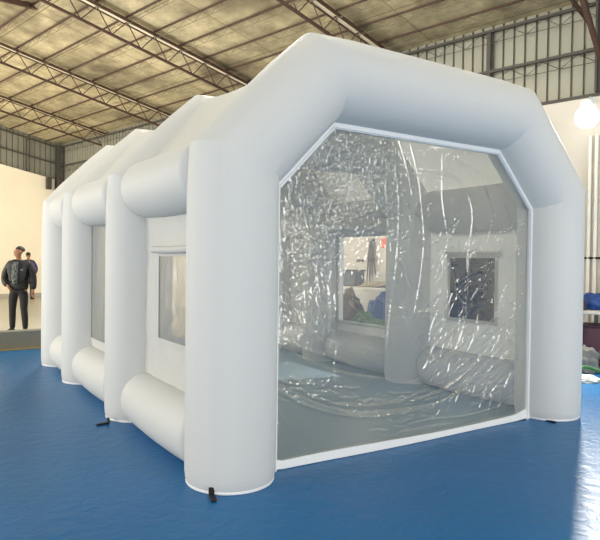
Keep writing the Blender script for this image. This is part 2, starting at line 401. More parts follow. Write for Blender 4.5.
# ------------------------------------------------------------------ the inflatable booth
W_, R_, ZC, ZT, SX = 3.2644, 0.290, 2.0083, 2.6565, 0.6316
AY = [0.0, 1.85, 3.65, 4.9]
booth = empty('inflatable_booth', (W_ / 2, AY[-1] / 2, 0), 'big white inflatable paint booth with clear film front on the blue floor', 'inflatable booth')
BO = Vector((W_ / 2, AY[-1] / 2, 0))
CP = [(0, 0), (0, ZC), (SX, ZT), (W_ - SX, ZT), (W_, ZC), (W_, 0)]
def arch_mesh(y):
    N = 56; rings = []
    P = [Vector((a, 0, b)) for a, b in CP]
    dirs = [(P[i + 1] - P[i]).normalized() for i in range(5)]
    nrm = [Vector((-d.z, 0, d.x)) for d in dirs]      # outward (left of travel)
    def ring(p, nn, sc=1.0, k=1.0, soft=0.0):
        out = []
        for j in range(N):
            a = 2 * pi * j / N; o = cos(a) * R_ * sc; q = sin(a) * R_ * sc
            oo = o * k
            if soft and o > 0: oo = o * k - soft * (o / R_) ** 1.5
            out.append(p + nn * oo + Vector((0, q, 0)))
        return out
    for i in range(5):
        a, b, d, nn = P[i], P[i + 1], dirs[i], nrm[i]; L = (b - a).length
        if i == 0: stops = [(0.0, .90), (.012, .945), (.035, .975), (.08, .995), (.14, 1.0), (.5, 1.003), (1.0, 1.0), (1.5, 1.003), (L - .34, 1.0), (L - .2, 1.0)]
        elif i == 4: stops = [(L - z, s) for z, s in [(0.0, .90), (.012, .945), (.035, .975), (.08, .995), (.14, 1.0), (.5, 1.003), (1.0, 1.0), (1.5, 1.003), (L - .34, 1), (L - .2, 1)]][::-1]
        elif i == 2: stops = [(.2, 1), (.34, 1), (L / 2, 1.005), (L - .34, 1), (L - .2, 1)]
        else: stops = [(.2, 1), (.3, 1), (L / 2, 1.0), (L - .3, 1), (L - .2, 1)]
        for l, s in stops: rings.append(ring(a + d * l, nn, s))
        if i < 4:
            bis = (nn + nrm[i + 1]).normalized(); kk = 1 / bis.dot(nn)
            rings.append(ring(b, bis, 1.0, kk, .018))
    mb = MB(); vs = [v + Vector((0, y, 0)) for r in rings for v in r]; fs = []
    for i in range(len(rings) - 1):
        for j in range(N):
            l = (j + 1) % N; fs.append((i * N + j, i * N + l, (i + 1) * N + l, (i + 1) * N + j))
    fs.append(tuple(range(N))[::-1]); fs.append(tuple((len(rings) - 1) * N + j for j in range(N)))
    return mb.add(vs, fs)
for k, y in enumerate(AY):
    o = arch_mesh(y).build('arch_tube', M_tent, booth, smooth=24, off=BO)
    if k == 0: o['label'] = 'front arch tube around the film door'
    if k == 3: o['label'] = 'rearmost arch tube'
    for x in (0, W_):
        mb = MB(); pts = [(x + R_ * .935 * cos(a), y + R_ * .935 * sin(a), .012) for a in np.linspace(0, 2 * pi, 40)[:-1]]
        mb.tube(pts, .011, 6, closed=True); mb.build('hem', M_trim, o, smooth=60, off=BO)
# side beams
def beam(x, y0, y1, z, r, taper=.09):
    pts = []; rs = []
    for u in np.linspace(0, 1, 7)[:-1]:
        pts.append((x, y0 + taper * u, z)); rs.append(r * math.sqrt(max(.02, 1 - (1 - u) ** 2)) if u > 0 else r * .16)
    for u in np.linspace(0, 1, 9): pts.append((x, y0 + taper + (y1 - y0 - 2 * taper) * u, z - .012 * sin(pi * u))); rs.append(r * (1 + .02 * sin(pi * u)))
    for u in np.linspace(0, 1, 7)[1:]:
        v = 1 - u; pts.append((x, y1 - taper * v, z)); rs.append(r * math.sqrt(max(.02, 1 - (1 - v) ** 2)))
    return MB().tube(pts, rs, 40)
PX = 0.04
for k in range(3):
    y0, y1 = AY[k] + .17, AY[k + 1] - .25
    for x, sg in ((0, -1), (W_, 1)):
        xb = x + sg * .035
        beam(xb, y0, y1, ZC - .03, .235).build('shoulder_beam', M_tent, booth, smooth=40, off=BO)
        beam(xb, y0, y1, .222, .222).build('base_beam', M_tent, booth, smooth=40, off=BO)
# roof skins (outward of the tube axis, sagging between the arches)
def lerp(a, b, u): return a + (b - a) * u
prof = [(-.06, ZC - .05)]
off = .12; offt = .19
th = atan2(SX, ZT - ZC)
nx, nzv = -cos(th), sin(th)
for (x, z) in [(0, ZC), (SX, ZT), (W_ - SX, ZT), (W_, ZC)]:
    pass
A = [(-off, ZC + off * tan(th / 2)), (SX - offt * tan((pi / 2 - th) / 2), ZT + offt)]
full = [(-off, ZC - .1), A[0], A[1], (W_ - A[1][0], A[1][1]), (W_ - A[0][0], A[0][1]), (W_ + off, ZC - .1)]
path = []
for i in range(5):
    n_ = 4 if i in (0, 4) else 14
    for u in np.linspace(0, 1, n_ + 1)[(0 if i == 0 else 1):]: path.append((lerp(full[i][0], full[i + 1][0], u), lerp(full[i][1], full[i + 1][1], u), 1.0 if 0 < i < 4 else 0.0))
for k in range(3):
    y0, y1 = AY[k] + .1, AY[k + 1] - .1
    mb = MB(); ny = 18; vs = []
    cx0, cz0 = W_ / 2, 1.6
    for (x, z, w) in path:
        d = Vector((x - cx0, 0, z - cz0)).normalized()
        for j in range(ny + 1):
            u = j / ny; y = y0 + (y1 - y0) * u
            sag = .035 * sin(pi * u) * w - .06 * (abs(2 * u - 1) ** 6) * w + .006 * nz((x, y, z), 2.4, k)
            vs.append((x - d.x * sag, y, z - d.z * sag))
    n1 = ny + 1
    fs = [(i * n1 + j, i * n1 + j + 1, (i + 1) * n1 + j + 1, (i + 1) * n1 + j) for i in range(len(path) - 1) for j in range(ny)]
    o = mb.add(vs, fs).build('roof_skin', M_roof, booth, smooth=50, off=BO)
    sm = o.modifiers.new('solid', 'SOLIDIFY'); sm.thickness = .004
# side wall panels with windows
WIN = {(0, 0): (0.60, 1.225, .76, 1.43), (1, 0): (2.5, 3.37, .52, 1.79), (2, 0): None,
       (0, 1): (.637, 1.264, .788, 1.461), (1, 1): (2.238, 3.329, .575, 1.735), (2, 1): None}
for k in range(3):
    for side in (0, 1):
        x = -PX if side == 0 else W_ + PX
        sg = -1 if side == 0 else 1
        y0, y1 = AY[k] + .2, AY[k + 1] - .2; z0, z1 = .3, ZC - .12
        w = WIN[(k, side)]
        ys = list(np.linspace(y0, y1, 46)); zs = list(np.linspace(z0, z1, 54))
        if w:
            ys = sorted([y for y in ys if min(abs(y - w[0]), abs(y - w[1])) > .012] + [w[0], w[1]])
            zs = sorted([z for z in zs if min(abs(z - w[2]), abs(z - w[3])) > .012] + [w[2], w[3]])
        vs = []; fs = []
        def bulge(y, z):
            b = .006 * nz((0, y, z), 5, k + side * 3) + .010 * nz((0, y * 2.2, z * .6), 3, k * 2 + side)
            if w:   # gathers radiating from the window corners
                for cy in (w[0], w[1]):
                    for cz in (w[2], w[3]):
                        dy, dz = y - cy, z - cz; d = hypot(dy, dz)
                        b += .008 * sin(9 * atan2(dz, dy) + k) * math.exp(-d / .22) * min(1, d / .06)
            return sg * b
        for y in ys:
            for z in zs: vs.append((x + bulge(y, z), y, z))
        nzs = len(zs)
        for i in range(len(ys) - 1):
            for j in range(nzs - 1):
                if w and w[0] - 1e-6 <= ys[i] and ys[i + 1] <= w[1] + 1e-6 and w[2] - 1e-6 <= zs[j] and zs[j + 1] <= w[3] + 1e-6: continue
                fs.append((i * nzs + j, i * nzs + j + 1, (i + 1) * nzs + j + 1, (i + 1) * nzs + j))
        pn = MB().add(vs, fs).build('wall_panel', M_panel, booth, smooth=60, off=BO)
        pn.modifiers.new('solid', 'SOLIDIFY').thickness = .003
        if w:
            fr = MB(); xf = x + sg * .006; b = .035
            for s_ in (1, -1):
                xx = x + s_ * .007
                fr.box((xx, (w[0] + w[1]) / 2, w[2] - b / 2 + .01), (.006, w[1] - w[0] + 2 * b, b))
                fr.box((xx, w[0] - b / 2 + .01, (w[2] + w[3]) / 2), (.006, b, w[3] - w[2] - .0204))
                fr.box((xx, w[1] + b / 2 - .01, (w[2] + w[3]) / 2), (.006, b, w[3] - w[2] - .0204))
                fr.box((xx, (w[0] + w[1]) / 2, w[3] + b / 2 - .01), (.006, w[1] - w[0] + 2 * b, b))
            fo = fr.build('window_frame', M_panel, pn, off=BO)
            fl = MB(); xs = x - .03 if side == 0 else x + .03
            fl.tube([(xs, w[0] - .07 + (w[1] - w[0] + .14) * u, w[3] + .045 - .006 * sin(pi * u)) for u in np.linspace(0, 1, 8)], .028, 12)
            fl.build('rolled_flap', M_panel, pn, smooth=40, off=BO)
            pv = []; pf = []; ny, nzz = 40, 50
            amp = .004 if (k == 0 and side == 1) else .014 if k == 0 else .008
            for i in range(ny + 1):
                for j in range(nzz + 1):
                    u, v = i / ny, j / nzz; e = min(1, 6 * min(u, 1 - u, v, 1 - v) + .02)
                    y = w[0] + (w[1] - w[0]) * u; z = w[2] + (w[3] - w[2]) * v
                    g = nz((0, y * 7 + .8 * z, z * 1.6), 1.3, 5 + k) + .5 * abs(sin(16 * (y + .25 * z) + 3 * nz((0, y, z), 4)))
                    pv.append((x + sg * amp * e * g, y, z))
            for i in range(ny):
                for j in range(nzz):
                    pf.append((i * (nzz + 1) + j, i * (nzz + 1) + j + 1, (i + 1) * (nzz + 1) + j + 1, (i + 1) * (nzz + 1) + j))
            pm = M_black if (side == 1 and k == 0) else (M_clear if side == 1 else M_haze)
            po = MB().add(pv, pf).build('window_pane', pm, pn, smooth=70, off=BO)
            if pm is M_black: po['label'] = 'black mesh window pane'
            elif pm is M_clear: po['label'] = 'clear window pane looking out to the hall'
            else: po['label'] = 'creased hazy grey window pane'
# unseen rear end, made clear film so light reaches the interior
ry = AY[-1]
vs = [(R_ * .8, ry, 0), (W_ - R_ * .8, ry, 0), (W_ - R_ * .8, ry, ZC), (W_ - SX, ry, ZT - .2), (SX, ry, ZT - .2), (R_ * .8, ry, ZC)]
o = MB().add(vs, [(0, 1, 2, 3, 4, 5)]).build('rear_panel', M_clear, booth, off=BO); o['label'] = 'unseen rear end, made clear to let light in'
o.modifiers.new('solid', 'SOLIDIFY').thickness = .004
mb = MB(); gx_, gy_ = 30, 44; vs = []
for i in range(gx_ + 1):
    for j in range(gy_ + 1):
        x = .06 + (W_ - .12) * i / gx_; y = .02 + (AY[-1] - .04) * j / gy_
        vs.append((x, y, .006 + .006 * max(0, nz((x, y, 0), 2.2, 3))))
mb.add(vs, [(i * (gy_ + 1) + j, (i + 1) * (gy_ + 1) + j, (i + 1) * (gy_ + 1) + j + 1, i * (gy_ + 1) + j + 1) for i in range(gx_) for j in range(gy_)])
o = mb.build('ground_sheet', mat('grey_ground_sheet', srgb(146, 168, 177), .35, bump=.15, bscale=6), booth, smooth=60, off=BO); o['label'] = 'blue grey ground sheet inside the booth'
# anchor straps
for (px, py, dx, dy) in [(212, 497, -.03, -.10), (106, 424, -.10, -.02), (547, 421, .0, -.09)]:
    p = on_plane(px, py, 2, .0); mb = MB()
    d = Vector((dx, dy, 0)).normalized(); x = Vector((-d.y, d.x, 0))
    mb.box(p + d * .03 + Vector((0, 0, .008)), (.035, .11, .010), x, d)
    mb.box(p - d * .02 + Vector((0, 0, .025)), (.035, .010, .05), x, d)
    mb.build('anchor_strap', M_strap, booth, off=BO, bevel=.003)

# film door -----------------------------------------------------------------
thc = atan2(SX, ZT - ZC)
ZI = ZC - R_ * tan(thc / 2); XI = SX + R_ * tan((pi / 2 - thc) / 2); ZB = ZT - R_
poly = [(R_, .0), (R_, ZI), (XI, ZB), (W_ - XI, ZB), (W_ - R_, ZI), (W_ - R_, .0)]
step = .0052
gx = np.arange(R_ - .02, W_ - R_ + .02, step); gz = np.arange(.012, ZB + .01, step)
X, Z = np.meshgrid(gx, gz, indexing='ij')
H = .012 * np.sin(2.1 * X + 1) * np.sin(2.6 * Z) + .006 * np.sin(7 * X + 3 * Z) + .004 * np.sin(11 * Z - 6 * X + 1)
def crease(pts, amp, w):
    """raise a soft ridge of given height and half width along a polyline (x, z)"""
    global H
    pts = np.array(pts)
    lo = pts.min(0) - 4 * w; hi = pts.max(0) + 4 * w
    i0, i1 = np.searchsorted(gx, [lo[0], hi[0]]); j0, j1 = np.searchsorted(gz, [lo[1], hi[1]])
    if i1 <= i0 or j1 <= j0: return
    x = X[i0:i1, j0:j1]; z = Z[i0:i1, j0:j1]; D = np.full(x.shape, 9.0)
    n = len(pts) - 1
    T = np.zeros(x.shape)
    for i in range(n):
        a, b = pts[i], pts[i + 1]; d = b - a; L2 = max(1e-9, d @ d)
        t = np.clip(((x - a[0]) * d[0] + (z - a[1]) * d[1]) / L2, 0, 1)
        dd = np.hypot(x - a[0] - t * d[0], z - a[1] - t * d[1])
        T = np.where(dd < D, (i + t) / n, T); D = np.minimum(D, dd)
    fade = np.clip(np.minimum(T, 1 - T) * 8, .15, 1)
    H[i0:i1, j0:j1] += amp * fade * np.exp(-(D / w) ** 2)
def P2(px, py):
    p = on_plane(px, py, 1, 0); return (p.x, p.z)
def smooth_poly(pp, n=8):
    q = [np.array(P2(*p)) for p in pp]; out = []
    for i in range(len(q) - 1):
        p0, p1, p2, p3 = q[max(i - 1, 0)], q[i], q[i + 1], q[min(i + 2, len(q) - 1)]
        for u in np.linspace(0, 1, n, endpoint=False):
            out.append(.5 * ((2 * p1) + (-p0 + p2) * u + (2 * p0 - 5 * p1 + 4 * p2 - p3) * u * u + (-p0 + 3 * p1 - 3 * p2 + p3) * u ** 3))
    out.append(q[-1]); return out
LONG = [
    [(274, 380), (300, 394), (330, 406), (370, 411), (425, 405), (452, 395), (476, 374), (502, 343), (526, 300)],
    [(276, 390), (302, 404), (334, 414), (372, 417), (420, 411)],
    [(330, 404), (370, 406), (420, 399), (455, 383), (490, 350)],
    [(282, 345), (308, 358), (345, 371), (388, 378)], [(282, 338), (305, 350), (330, 357), (352, 365)],
    [(400, 165), (419, 170), (439, 173), (458, 182), (468, 199), (471, 221), (468, 250), (467, 279), (466, 300), (466, 322), (459, 345), (450, 372)],
    [(449, 257), (455, 276), (458, 293), (467, 304)],
    [(408, 130), (418, 180), (423, 230), (420, 280), (413, 320)],
    [(394, 150), (398, 220), (392, 300), (386, 360)],
    [(440, 150), (441, 200), (447, 245)],
    [(500, 240), (485, 275), (468, 305)], [(520, 240), (505, 290), (486, 335)], [(526, 280), (505, 320), (478, 352)],
    [(512, 332), (485, 365), (455, 392)], [(472, 310), (455, 330), (438, 347)], [(525, 330), (510, 360), (480, 395)],
    [(520, 360), (500, 390), (470, 408)], [(500, 300), (492, 320), (470, 345)], [(455, 300), (446, 320), (432, 336)],
    [(400, 428), (430, 420), (470, 415), (505, 405)], [(390, 436), (425, 428), (455, 423)],
    [(335, 130), (318, 150), (300, 172)], [(352, 132), (330, 152), (306, 176)], [(370, 138), (345, 150), (322, 162)],
    [(395, 142), (365, 153), (330, 166)], [(345, 128), (352, 170), (356, 215)], [(380, 135), (384, 180), (388, 230)],
    [(360, 130), (366, 170), (372, 205)], [(398, 135), (406, 165), (412, 200)], [(286, 195), (300, 250), (318, 300)],
    [(284, 240), (294, 290), (312, 330)], [(300, 190), (312, 240), (330, 285)], [(285, 290), (298, 320), (325, 345)],
    [(320, 175), (326, 215), (333, 250)], [(280, 220), (283, 280), (281, 335)], [(293, 180), (289, 210), (286, 240)],
    [(395, 240), (408, 280), (420, 315)], [(400, 300), (412, 335), (440, 365)], [(430, 255), (440, 290), (445, 330)],
    [(475, 170), (490, 200), (500, 235)], [(450, 160), (480, 172), (505, 190)], [(505, 200), (515, 230), (522, 262)],
    [(276, 400), (290, 425), (312, 452)], [(276, 420), (284, 440), (292, 460)],
]
for i, L_ in enumerate(LONG):
    crease(smooth_poly(L_), (.011 if i < 3 else .007 if i < 6 else .005) * (1 if i % 3 else -1), (.010 if i < 6 else .0075))
def rand_crease(cx, cy, L, ang, amp, w):
    dx, dy = cos(ang) * L / 2, sin(ang) * L / 2
    m = (cx + rnd.uniform(-3, 3), cy + rnd.uniform(-3, 3))
    crease([P2(cx - dx, cy - dy), P2(*m), P2(cx + dx, cy + dy)], amp, w)
for _ in range(1050):      # dense crackle, upper left half
    x = rnd.gauss(345, 34); y = rnd.gauss(185, 42)
    if not (282 < x < 525 and 128 < y < 320): continue
    rand_crease(x, y, rnd.uniform(3, 10), rnd.uniform(0, pi), rnd.choice((-1, 1)) * rnd.uniform(.0026, .0055), rnd.uniform(.0048, .0078))
for _ in range(170):      # diagonal pulls, right half
    x = rnd.uniform(430, 526); y = rnd.uniform(225, 405)
    rand_crease(x, y, rnd.uniform(8, 34), rnd.gauss(2.15, .25), rnd.choice((-1, 1)) * rnd.uniform(.003, .007), rnd.uniform(.007, .011))
for _ in range(140):      # steep pulls, left edge
    x = rnd.uniform(280, 335); y = rnd.uniform(200, 350)
    rand_crease(x, y, rnd.uniform(8, 30), rnd.gauss(1.2, .3), rnd.choice((-1, 1)) * rnd.uniform(.002, .0045), rnd.uniform(.007, .011))
for _ in range(120):      # along the big lower sweep
    x = rnd.uniform(285, 500); y = 405 - .0022 * (x - 370) ** 2 + rnd.gauss(0, 10)
    rand_crease(x, y, rnd.uniform(8, 26), -.0044 * (x - 370) + rnd.gauss(0, .2), rnd.choice((-1, 1)) * rnd.uniform(.003, .006), rnd.uniform(.006, .010))
for _ in range(200):
    x = rnd.uniform(278, 525); y = rnd.uniform(150, 430)
    rand_crease(x, y, rnd.uniform(6, 22), rnd.uniform(0, pi), rnd.choice((-1, 1)) * rnd.uniform(.0015, .0035), rnd.uniform(.007, .011))
def inside(x, z):
    c = np.ones(x.shape, bool)
    for i in range(5):
        a, b = poly[i], poly[i + 1]
        c &= ((b[0] - a[0]) * (z - a[1]) - (b[1] - a[1]) * (x - a[0])) <= .004
    return c
H *= np.clip(np.minimum.reduce([X - R_, W_ - R_ - X, ZB - Z]) / .06, 0, 1)
ni, nj = X.shape
V = np.stack([X, -H, Z], -1).reshape(-1, 3) - np.array(BO)
idx = np.arange(ni * nj).reshape(ni, nj)
Q = np.stack([idx[:-1, :-1], idx[1:, :-1], idx[1:, 1:], idx[:-1, 1:]], -1).reshape(-1, 4)
ok = inside((X[:-1, :-1] + step / 2), (Z[:-1, :-1] + step / 2)).reshape(-1)
Q = Q[ok]
me = bpy.data.meshes.new('film_door'); me.vertices.add(len(V)); me.vertices.foreach_set('co', V.astype(np.float32).ravel())
me.loops.add(Q.size); me.loops.foreach_set('vertex_index', Q.astype(np.int32).ravel())
me.polygons.add(len(Q)); me.polygons.foreach_set('loop_start', np.arange(0, Q.size, 4, dtype=np.int32))
me.polygons.foreach_set('use_smooth', np.ones(len(Q), bool)); me.update(calc_edges=True); me.validate()
bm = bmesh.new(); bm.from_mesh(me); bmesh.ops.delete(bm, geom=[v for v in bm.verts if not v.link_faces], context='VERTS'); bm.to_mesh(me); bm.free()
me.materials.append(M_film)
film = bpy.data.objects.new('film_door', me); C.objects.link(film); film.parent = booth; film['label'] = 'large creased clear vinyl film door'
# white band sewn round the film
cxm, czm = W_ / 2, 1.1
def inset(w):
    out = []
    pts = poly
    lines = []
    for i in range(5):
        a, b = Vector(pts[i]), Vector(pts[i + 1]); d = (b - a).normalized(); n_ = Vector((d.y, -d.x)); lines.append((a + n_ * w, d))
    out.append((pts[0][0] + w, 0))
    for i in range(4):
        (a, d), (b, e) = lines[i], lines[i + 1]
        det = d.x * -e.y + e.x * d.y
        t = ((b.x - a.x) * -e.y + e.x * (b.y - a.y)) / det; q = a + d * t; out.append((q.x, q.y))
    out.append((pts[5][0] - w, 0)); return out
inn = inset(.042); outp = inset(-.012)
mb = MB()
for (yy, ia, ib) in ((-.024, outp, inn), (-.004, outp, inn)):
    vs = [(x, yy, z) for x, z in ia] + [(x, yy, z) for x, z in ib]
    mb.add(vs, [(i, i + 1, i + 7, i + 6) for i in range(5)])
vs = [(x, -.024, z) for x, z in inn] + [(x, -.004, z) for x, z in inn]
mb.add(vs, [(i, i + 1, i + 7, i + 6) for i in range(5)])
mb.build('door_edge_band', M_trim, film, off=BO)
p2 = inset(.030); mb = MB(); mb.tube([(x, -.028, z) for x, z in p2], .007, 6); mb.build('door_piping', M_trim, film, smooth=50, off=BO)
mb = MB(); n_ = 60; vs = []
for i in range(n_ + 1):
    u = i / n_; x = R_ + (W_ - 2 * R_) * u; y = -.012 - .014 * sin(pi * u) + .006 * sin(9 * u + 1); zt = .055 + .008 * sin(7 * u)
    lift = .05 * max(0, (u - .9) / .1) ** 2 + .03 * max(0, (.03 - u) / .03)
    vs += [(x, y - .014, .004 + lift * .3), (x, y - .008, zt + lift), (x, y + .006, zt + lift), (x, y + .012, .004 + lift * .3)]
mb.add(vs, [(4 * i + k, 4 * i + (k + 1) % 4, 4 * i + 4 + (k + 1) % 4, 4 * i + 4 + k) for i in range(n_) for k in range(4)])
mb.build('door_bottom_band', M_trim, film, smooth=40, off=BO)

# ------------------------------------------------------------------ people
def skin_obj(name, verts, edges, radii, root, material, parent, level=2):
    me = bpy.data.meshes.new(name); me.from_pydata(verts, edges, []); me.update()
    o = bpy.data.objects.new(name, me); C.objects.link(o)
    o.modifiers.new('skin', 'SKIN'); sv = me.skin_vertices[0].data
    for i, r in enumerate(radii):
        sv[i].radius = r if isinstance(r, tuple) else (r, r); sv[i].use_root = (i == root)
    ss = o.modifiers.new('sub', 'SUBSURF'); ss.levels = level; ss.render_levels = level
    dg = bpy.context.evaluated_depsgraph_get(); dg.update()
    m2 = bpy.data.meshes.new_from_object(o.evaluated_get(dg)); m2.name = name
    o.modifiers.clear(); o.data = m2; bpy.data.meshes.remove(me)
    m2.polygons.foreach_set('use_smooth', [True] * len(m2.polygons))
    m2.materials.clear(); m2.materials.append(material); o.parent = parent
    return o
class Sk:
    def __init__(s): s.v = []; s.e = []; s.r = []
    def p(s, co, r, par=None):
        s.v.append(tuple(co)); s.r.append(r); i = len(s.v) - 1
        if par is not None: s.e.append((par, i))
        return i
    def chain(s, par, pts):
        for co, r in pts: par = s.p(co, r, par)
        return par
def ellipsoid(mb, c, r, n=16, m=10, f=None):
    vs = []; fs = []; c = Vector(c)
    for i in range(m + 1):
        a = pi * i / m
        for k in range(n):
            b = 2 * pi * k / n; p = Vector((sin(a) * cos(b), sin(a) * sin(b), cos(a)))
            q = Vector((p.x * r[0], p.y * r[1], p.z * r[2]))
            if f: q = f(p, q)
            vs.append(c + q)
    for i in range(m):
        for k in range(n):
            l = (k + 1) % n; fs.append((i * n + k, (i + 1) * n + k, (i + 1) * n + l, i * n + l))
    return mb.add(vs, fs)
M_skin = mat('skin', srgb(150, 108, 82), .6, var=.08, vscale=20)
M_hair = mat('black_hair', srgb(24, 20, 18), .55, bump=.5, bscale=60)
M_eye = mat('eye_dark', srgb(20, 16, 14), .3)
def hand(sk, wrist, palm_r, wp, dirv, side, fwdv, held=False):
    d = Vector(dirv).normalized(); f = Vector(fwdv).normalized(); n = d.cross(f).normalized()
    w = Vector(sk.v[wrist]); palm = w + d * .05
    pi_ = sk.p(palm, (.030, .016), wrist)
    end = sk.p(w + d * .085, (.034, .015), pi_)
    for k, (o, L) in enumerate(((.027, .068), (.009, .078), (-.010, .072), (-.028, .056))):
        b = w + d * .095 + f * o
        i1 = sk.p(b, .0095, end); i2 = sk.p(b + d * L * .5 + n * .010 * side, .0088, i1); sk.p(b + d * L * .9 + n * .028 * side, .0078, i2)
    t1 = sk.p(w + d * .045 + f * .036, .012, pi_); t2 = sk.p(w + d * .075 + f * .052 + n * .008 * side, .010, t1); sk.p(w + d * .100 + f * .050 + n * .016 * side, .0085, t2)
def person(loc, rz, scale, label, jacket, trouser, shirt, head_turn, pocket=True):
    root = empty('person', loc, label, 'person', rz=rz); root.scale = (scale,) * 3
    A_ = {}
    def legs(sk, pel, add, z_end=.09, feet=True):
        for s in (-1, 1):
            i = sk.chain(pel, [((s * .095, 0, .88), .095 + add), ((s * .11, -.012, .68), .078 + add), ((s * .115, -.02, .49), .058 + add), ((s * .125, .005, .30), .055 + add), ((s * .13, .02, z_end), .040 + add)])
            if feet: sk.chain(i, [((s * .135, -.05, .035), (.038, .030)), ((s * .145, -.14, .028), (.036, .024))])
    RA = [((-.185, .012, 1.405), .058), ((-.26, .04, 1.27), .050), ((-.31, .055, 1.13), .044), ((-.25, -.04, 1.03), .038), ((-.17, -.115, .965), .030)]
    LA = [((.185, .012, 1.405), .058), ((.245, .03, 1.27), .050), ((.275, .035, 1.12), .043), ((.285, .01, .99), .037), ((.290, -.015, .875), .029)]
    sk = Sk()
    pel = sk.p((0, 0, .96), (.15, .11))
    legs(sk, pel, -.012)
    ch = sk.chain(pel, [((0, 0, 1.10), (.135, .10)), ((0, .0, 1.26), (.155, .11)), ((0, .012, 1.40), (.13, .09))])
    a1 = sk.chain(ch, RA); hand(sk, a1, .03, None, (.6, -.45, -.6), 1, (0, -1, .3))
    a2 = sk.chain(ch, LA); hand(sk, a2, .03, None, (.05, -.12, -1), -1, (-.25, -1, 0))
    ct, st = cos(head_turn), sin(head_turn)
    def hd(x, y, z): return (x * ct - y * st, .0 + x * st + y * ct, z)
    nk = sk.chain(ch, [((0, .012, 1.475), (.056, .054)), (hd(0, -.004, 1.535), (.052, .056))])
    h1 = sk.chain(nk, [(hd(0, -.022, 1.59), (.058, .072)), (hd(0, -.008, 1.66), (.076, .094)), (hd(0, .004, 1.715), (.068, .082))])
    hm = len(sk.v) - 2
    sk.chain(hm, [(hd(0, -.095, 1.632), .016), (hd(0, -.112, 1.622), .011)])
    for s in (-1, 1): sk.chain(hm, [(hd(s * .078, .008, 1.645), (.010, .018))])
    body = skin_obj('body', sk.v, sk.e, sk.r, pel, M_skin, root)
    # face details and hair
    for s in (-1, 1):
        mb = MB(); ellipsoid(mb, hd(s * .030, -.088, 1.652), (.012, .009, .007), 10, 6); mb.build('eye', M_eye, root, smooth=60)
    mb = MB(); ellipsoid(mb, hd(0, -.090, 1.585), (.022, .008, .006), 10, 6); mb.build('mouth', mat('lips', srgb(120, 70, 62), .6), root, smooth=60)
    mb = MB()
    def hf(p, q):
        if p.z < .35 and p.y < -.1: q = q * (.80 - .1 * (p.y < -.5))
        if p.z < -.3: q = q * .72
        return q * (1 + .05 * nz(p, 6))
    ellipsoid(mb, (0, 0, 0), (.086, .100, .088), 24, 16, hf)
    mb.v = [tuple(Vector(hd(*v[:2], 0)) + Vector(hd(0, .014, 1.685))) for v in mb.v] if False else [tuple(Vector(hd(v[0], v[1] + .024, v[2] + 1.686))) for v in mb.v]
    mb.build('hair', M_hair, root, smooth=60)
    # trousers
    sk = Sk(); pel = sk.p((0, 0, .95), (.165, .125)); legs(sk, pel, .014, .06, False); sk.chain(pel, [((0, 0, 1.02), (.16, .12))])
    skin_obj('trousers', sk.v, sk.e, sk.r, pel, trouser, root)
    # jacket
    sk = Sk(); c0 = sk.p((0, .0, 1.22), (.205, .15))
    sk.chain(c0, [((0, 0, 1.06), (.205, .155)), ((0, 0, .93), (.205, .15)), ((0, 0, .86), (.195, .145))])
    c1 = sk.chain(c0, [((0, .012, 1.36), (.20, .135)), ((0, .016, 1.44), (.145, .105)), ((0, .022, 1.505), (.082, .078))])
    c1 = len(sk.v) - 3
    pu = lambda L, k: [(p, r + .034 + (.006 if i % 2 else 0)) for i, (p, r) in enumerate(L)]
    sk.chain(c1, pu(RA, 0)); sk.chain(c1, pu(LA, 0))
    jk = skin_obj('jacket', sk.v, sk.e, sk.r, c0, jacket, root)
    # open front showing the shirt
    mb = MB(); vs = []; fs = []; nu, nv = 8, 14
    for j in range(nv + 1):
        v = j / nv; z = 1.00 + .44 * v; wdt = .022 + .022 * sin(pi * min(1, v * 1.1)); yf = -.162 + .045 * max(0, v - .45) / .55
        for i in range(nu + 1):
            u = i / nu * 2 - 1; vs.append((u * wdt - .02, yf + .03 * u * u + .003 * nz((u, v, 0), 9), z))
    fs = [(j * (nu + 1) + i, j * (nu + 1) + i + 1, (j + 1) * (nu + 1) + i + 1, (j + 1) * (nu + 1) + i) for j in range(nv) for i in range(nu)]
    o = mb.add(vs, fs).build('shirt', shirt, root, smooth=60); o.modifiers.new('solid', 'SOLIDIFY').thickness = -.03
    mb = MB(); mb.box((.12, -.155, 1.29), (.045, .012, .016), (1, .4, 0), (-.4, 1, 0)); mb.build('chest_badge', mat('badge', srgb(150, 150, 160), .5), jk)
    for s in (-1, 1):
        mb = MB(); mb.tube([(s * .13, .055, .045), (s * .133, .0, .055), (s * .138, -.07, .045), (s * .146, -.15, .034), (s * .149, -.19, .028)], [.040, .050, .046, .040, .026], 14)
        mb.build('shoe', M_strap, root, smooth=50)
    return root
def checker(name, c1, c2, sc):
    M = mat(name, c1, .8); N, L = M.node_tree.nodes, M.node_tree.links
    tc_ = N.new('ShaderNodeTexCoord'); v = N.new('ShaderNodeTexVoronoi'); v.inputs['Scale'].default_value = sc
    cr = N.new('ShaderNodeValToRGB'); cr.color_ramp.interpolation = 'CONSTANT'; cr.color_ramp.elements[0].color = c1; cr.color_ramp.elements[1].color = c2; cr.color_ramp.elements[1].position = .5
    L.new(tc_.outputs['Object'], v.inputs['Vector']); L.new(v.outputs['Distance'], cr.inputs[0]); L.new(cr.outputs[0], N['Principled BSDF'].inputs['Base Color']); return M
foot = at(18.5, 333, 11.2); foot.z = -.005
view_ang = atan2(CAM.y - foot.y, CAM.x - foot.x) + pi / 2      # local -Y towards the camera
